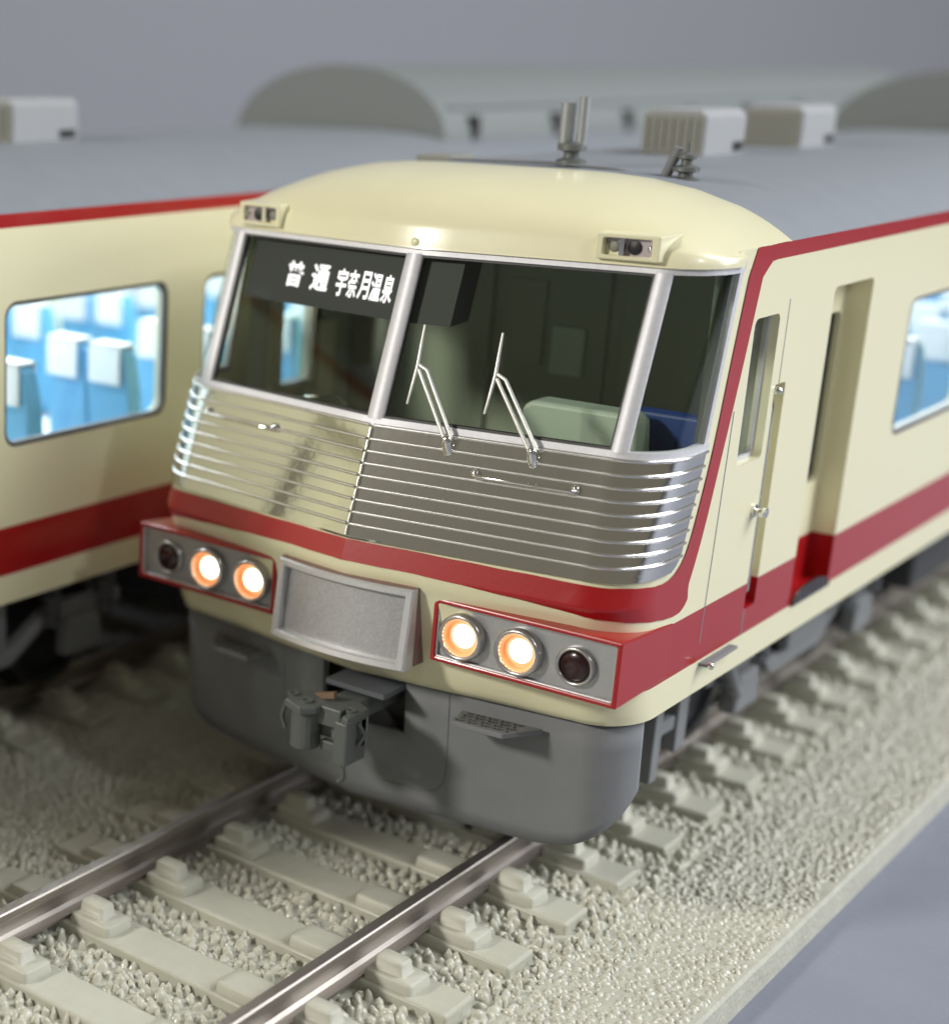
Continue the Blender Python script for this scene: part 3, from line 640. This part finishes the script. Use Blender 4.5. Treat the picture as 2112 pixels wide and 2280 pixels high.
    for y0 in (3.2, 19.0):
        bo = MB()
        for s in (-1, 1):
            bo.prism([(y0 - .55, .66), (y0 + .35, .66), (y0 + .75, .42), (y0 + 1.75, .42), (y0 + 2.15, .66), (y0 + 3.05, .66), (y0 + 3.05, .80), (y0 + 2.2, .80), (y0 + 1.8, .58), (y0 + .7, .58), (y0 + .3, .80), (y0 - .55, .80)], 'x', s * 1.22, s * 1.34)
        bo.box(-1.2, 1.2, y0 + .95, y0 + 1.5, .5, .85)
        bf = bo.build('bogie', M['skirt'], car, .02)
        for s in (-1, 1):
            for ya in (y0, y0 + 2.5):
                MB().lathe((s * .78, ya, .525), (s, 0, 0), [(0, .0), (.60, .0), (.60, .05), (.525, .06), (.515, .26), (.44, .26), (.42, .2), (.12, .2), (.10, .28), (0, .28)], 32).build('wheel', M['wheel'], bf)
                MB().prism([(ya - .22, .38), (ya + .22, .38), (ya + .18, .68), (ya - .18, .68)], 'x', s * 1.30, s * 1.44).build('axle_box', M['skirt'], bf, .03)
                for q_ in (-.32, .32):
                    pts = [(s * 1.36 + .07 * math.cos(t), ya + q_ + .07 * math.sin(t), .62 + .36 * t / (10 * math.pi)) for t in [i * math.pi / 4 for i in range(41)]]
                    MB().tube(pts, .018, 5).build('spring', M['dark'], bf)
            MB().box(s * 1.30, s * 1.40, y0 + .85, y0 + 1.65, .60, 1.04).build('bolster', M['skirt'], bf, .03)
            MB().box(s * 1.33, s * 1.38, y0 + .35, y0 + .45, .62, 1.12).build('damper', M['skirt'], bf, .01)
    for s in (-1, 1):                     # rail guard and brackets behind the skirt
        MB().prism([(1.05, .25), (1.20, .25), (1.32, 1.10), (1.02, 1.10)], 'x', s * 1.34, s * 1.40).build('rail_guard', M['skirt'], car, .01)
        MB().box(s * 1.2, s * 1.5, .95, 1.02, .45, .52).build('guard_bar', M['dark'], car)
        MB().box(s * 1.34, s * 1.46, 1.50, 1.62, .32, 1.14).build('bracket', M['skirt'], car, .01)
        MB().box(s * 1.34, s * 1.44, 1.92, 2.08, .42, 1.14).build('bracket', M['skirt'], car, .01)
        MB().box(s * 1.36, s * 1.42, 1.62, 1.92, .60, .70).build('bracket', M['skirt'], car, .01)
        MB().tube([(s * 1.42, 2.55, 1.1), (s * 1.42, 3.0, .55)], .05, 8).build('strut', M['skirt'], car)
    return car

car = make_car()
car['label'] = 'cream and red model train with glowing headlights and polished ribbed nose on the front track'
car['group'] = 'cream and red model trains side by side'
car2 = copy_tree(car)
car2['label'] = 'cream and red model train at left, lit windows showing blue seats, nose out of view'
car2.location = (-4.3458, -5.07, 0)

# ------------------------------------------------------------------ track
PIT = .7287; Y0 = -1.8137 + .04
def make_track(xl, xr):
    t = empty('model_track', (0, 0, -.5), 'x', 'model railway track')
    def L(mb, name, m, parent=t, **k):
        o = mb.build(name, m, parent, **k)
        if parent is t: o.location = (0, 0, .5)
        return o
    for s in (-1, 1):
        g = .825
        prof = [(g, -.01), (g + .008, 0), (g + .074, 0), (g + .082, -.01), (g + .082, -.055), (g + .066, -.075), (g + .052, -.08), (g + .052, -.165), (g + .075, -.182), (g + .135, -.19), (g + .135, -.208), (g - .053, -.208), (g - .053, -.19), (g + .007, -.182), (g + .03, -.165), (g + .03, -.08), (g + .016, -.075), (g, -.055)]
        b = MB(); rows = [[(s * x, y, z) for x, z in prof] for y in (-9, 0, 10, 20, 30)]
        b.grid(rows, False, False, True); b.add(rows[0], [tuple(range(len(prof)))])
        L(b, 'rail', M['railtop'])
    sl = None
    for k in range(-8, 36):
        y = Y0 + k * PIT
        if sl is None:
            b = MB(); b.box(-1.535, 1.535, -.13, .185, -.42, -.215)
            sl = L(b, 'sleeper', M['sleeper'], bevel=.018, seg=2); sl.location = (0, y, .5)
            cls = []
            for e, s_ in ((-.96, -1), (-.74, 1), (.74, -1), (.96, 1)):
                q = MB(); rows = []
                def rr_(x0, x1, y0, y1, z): return [(e + s_ * p[0], p[1], z) for p in rrect(x0, x1, y0, y1, .022, 3)]
                low = (e in (.74, -.96))
                for args in ((-.005, .325, -.105, .125, -.225), (0, .32, -.10, .12, -.157), (.008, .312, -.092, .112, -.147), (.03, .25, -.070, .085, -.147), (.04, .235, -.06, .075, -.138), (.045, .225, -.055, .065, -.072), (.053, .217, -.047, .057, -.062)):
                    if low and args[4] > -.144: continue
                    rows.append(rr_(*args))
                q.grid(rows, True, False, True); q.add(rows[-1], [tuple(range(len(rows[-1])))])
                cls.append(q.build('rail_clip', M['sleeper'], sl))
        else:
            s2 = sl.copy(); COL.objects.link(s2); s2.location = (0, y, .5)
            for cl in cls:
                c2 = cl.copy(); COL.objects.link(c2); c2.parent = s2
    # bed
    b = MB(); ys = list(np.arange(-9, 30.01, 1.0))
    rim_l = [(xl, -.50), (xl, -.335), (xl + .03, -.32)] if xl < -2.3 else [(xl, -.50), (xl, -.33)]
    rim_r = [(xr - .12, -.335), (xr - .03, -.34), (xr - .012, -.36), (xr + .02, -.50)] if xr > 2.3 else [(xr, -.33), (xr, -.50)]
    prof = rim_l + [(-1.9, -.31), (-1.5, -.295), (0, -.29), (1.5, -.295), (1.9, -.31)] + rim_r
    b.grid([[(x, y, z) for x, z in prof] for y in ys], False)
    b.add([(x, -9, z) for x, z in prof], [tuple(range(len(prof)))])
    L(b, 'track_bed', M['bed'])
    # ballast stones: one object
    P = []
    def scatter(sp, xa, xb, size, hmin, hmax, y1):
        for y in np.arange(-5.5, y1, sp):
            for x in np.arange(xa, xb, sp):
                px_, py_ = x + rng.uniform(-.5, .5) * sp, y + rng.uniform(-.5, .5) * sp
                ph = ((py_ - Y0 + .14) % PIT)
                if abs(px_) < 1.57 and ph < .335: continue
                if px_ > xr - (.07 if xr > 2.3 else .02) or px_ < xl + .01: continue
                f = .6 if abs(abs(px_) - .866) < .13 else 1.0
                P.append((px_, py_, rng.uniform(hmin, hmax) * f, size * rng.uniform(.8, 1.25)))
    scatter(.066, -1.66, 1.66, .033, .04, .092, 14)
    scatter(.052, xl, -1.66, .028, .018, .036, 11)
    scatter(.052, 1.66, 1.95, .028, .02, .040, 11)
    scatter(.048, 1.95, xr, .026, .009, .022, 9)
    P = np.array(P); N = len(P); n = 6
    ang = np.arange(n) * 2 * np.pi / n
    r0 = P[:, 3]; hgt = P[:, 2]; el = rng.uniform(.65, 1.35, N); rot = rng.uniform(0, np.pi, N)
    cz = np.interp(np.abs(P[:, 0]), [1.5, 1.9, 2.5], [-.308, -.316, -.338]) + rng.uniform(-.006, .006, N); tx = rng.normal(0, .3, N) * r0; ty = rng.normal(0, .3, N) * r0
    V = np.zeros((N, 2 * n + 1, 3))
    for lvl, (rf, hf) in enumerate(((1.18, 0.0), (.72, .62))):
        rad = r0[:, None] * rf * rng.uniform(.8, 1.2, (N, n)); ex = rad * np.cos(ang)[None] * el[:, None]; ey = rad * np.sin(ang)[None] / el[:, None]
        V[:, lvl * n:(lvl + 1) * n, 0] = P[:, 0:1] + ex * np.cos(rot)[:, None] - ey * np.sin(rot)[:, None] + tx[:, None] * hf
        V[:, lvl * n:(lvl + 1) * n, 1] = P[:, 1:2] + ex * np.sin(rot)[:, None] + ey * np.cos(rot)[:, None] + ty[:, None] * hf
        V[:, lvl * n:(lvl + 1) * n, 2] = cz[:, None] + hgt[:, None] * hf * rng.uniform(.85, 1.15, (N, n)) - (0.02 if lvl == 0 else 0)
    V[:, 2 * n, 0] = P[:, 0] + tx; V[:, 2 * n, 1] = P[:, 1] + ty; V[:, 2 * n, 2] = cz + hgt
    F = []
    for i in range(n):
        j = (i + 1) % n; F += [(i, j, n + j), (i, n + j, n + i), (n + i, n + j, 2 * n)]
    F = np.array(F); FF = (F[None] + (np.arange(N) * (2 * n + 1))[:, None, None]).reshape(-1)
    me = bpy.data.meshes.new('ballast'); me.vertices.add(N * (2 * n + 1)); me.vertices.foreach_set('co', V.reshape(-1))
    nt_ = len(FF) // 3; me.loops.add(len(FF)); me.loops.foreach_set('vertex_index', FF.astype(np.int32)); me.polygons.add(nt_)
    me.polygons.foreach_set('loop_start', np.arange(0, len(FF), 3, dtype=np.int32)); me.polygons.foreach_set('loop_total', np.full(nt_, 3, dtype=np.int32))
    me.polygons.foreach_set('use_smooth', np.ones(nt_, dtype=bool)); me.update(); me.validate(); me.materials.append(M['stone'])
    o = bpy.data.objects.new('ballast', me); COL.objects.link(o); o.parent = t; o.location = (0, 0, .5); o['kind'] = 'stuff'
    return t
t1 = make_track(-2.17, 2.55)
t1['label'] = 'beige plastic track with bright rails under the train that shows its headlights'
t1['group'] = 'beige plastic model tracks'
t2 = make_track(-2.55, 2.17)
t2['label'] = 'beige plastic track in dark shade under the train at the left edge'
t2['group'] = 'beige plastic model tracks'
t2.location = (-4.3458, .30, -.5)

# ------------------------------------------------------------------ table and wall
b = MB(); b.box(-150, 150, -60, 150, -2.5, -.5); o = b.build('table', M['cloth']); o['kind'] = 'structure'
d = Vector((-.68, .733, 0)); s_ = Vector((.733, .68, 0)); c0 = d * 75
b = MB(); pts = [c0 - s_ * 150, c0 + s_ * 150]
b.add([(pts[0].x, pts[0].y, -.49), (pts[1].x, pts[1].y, -.49), (pts[1].x, pts[1].y, 90), (pts[0].x, pts[0].y, 90),
       (pts[0].x + d.x * 3, pts[0].y + d.y * 3, -.49), (pts[1].x + d.x * 3, pts[1].y + d.y * 3, -.49), (pts[1].x + d.x * 3, pts[1].y + d.y * 3, 90), (pts[0].x + d.x * 3, pts[0].y + d.y * 3, 90)],
      [(0, 1, 2, 3), (5, 4, 7, 6), (0, 4, 5, 1), (3, 2, 6, 7), (0, 3, 7, 4), (1, 5, 6, 2)])
o = b.build('wall', M['wall']); o['kind'] = 'structure'
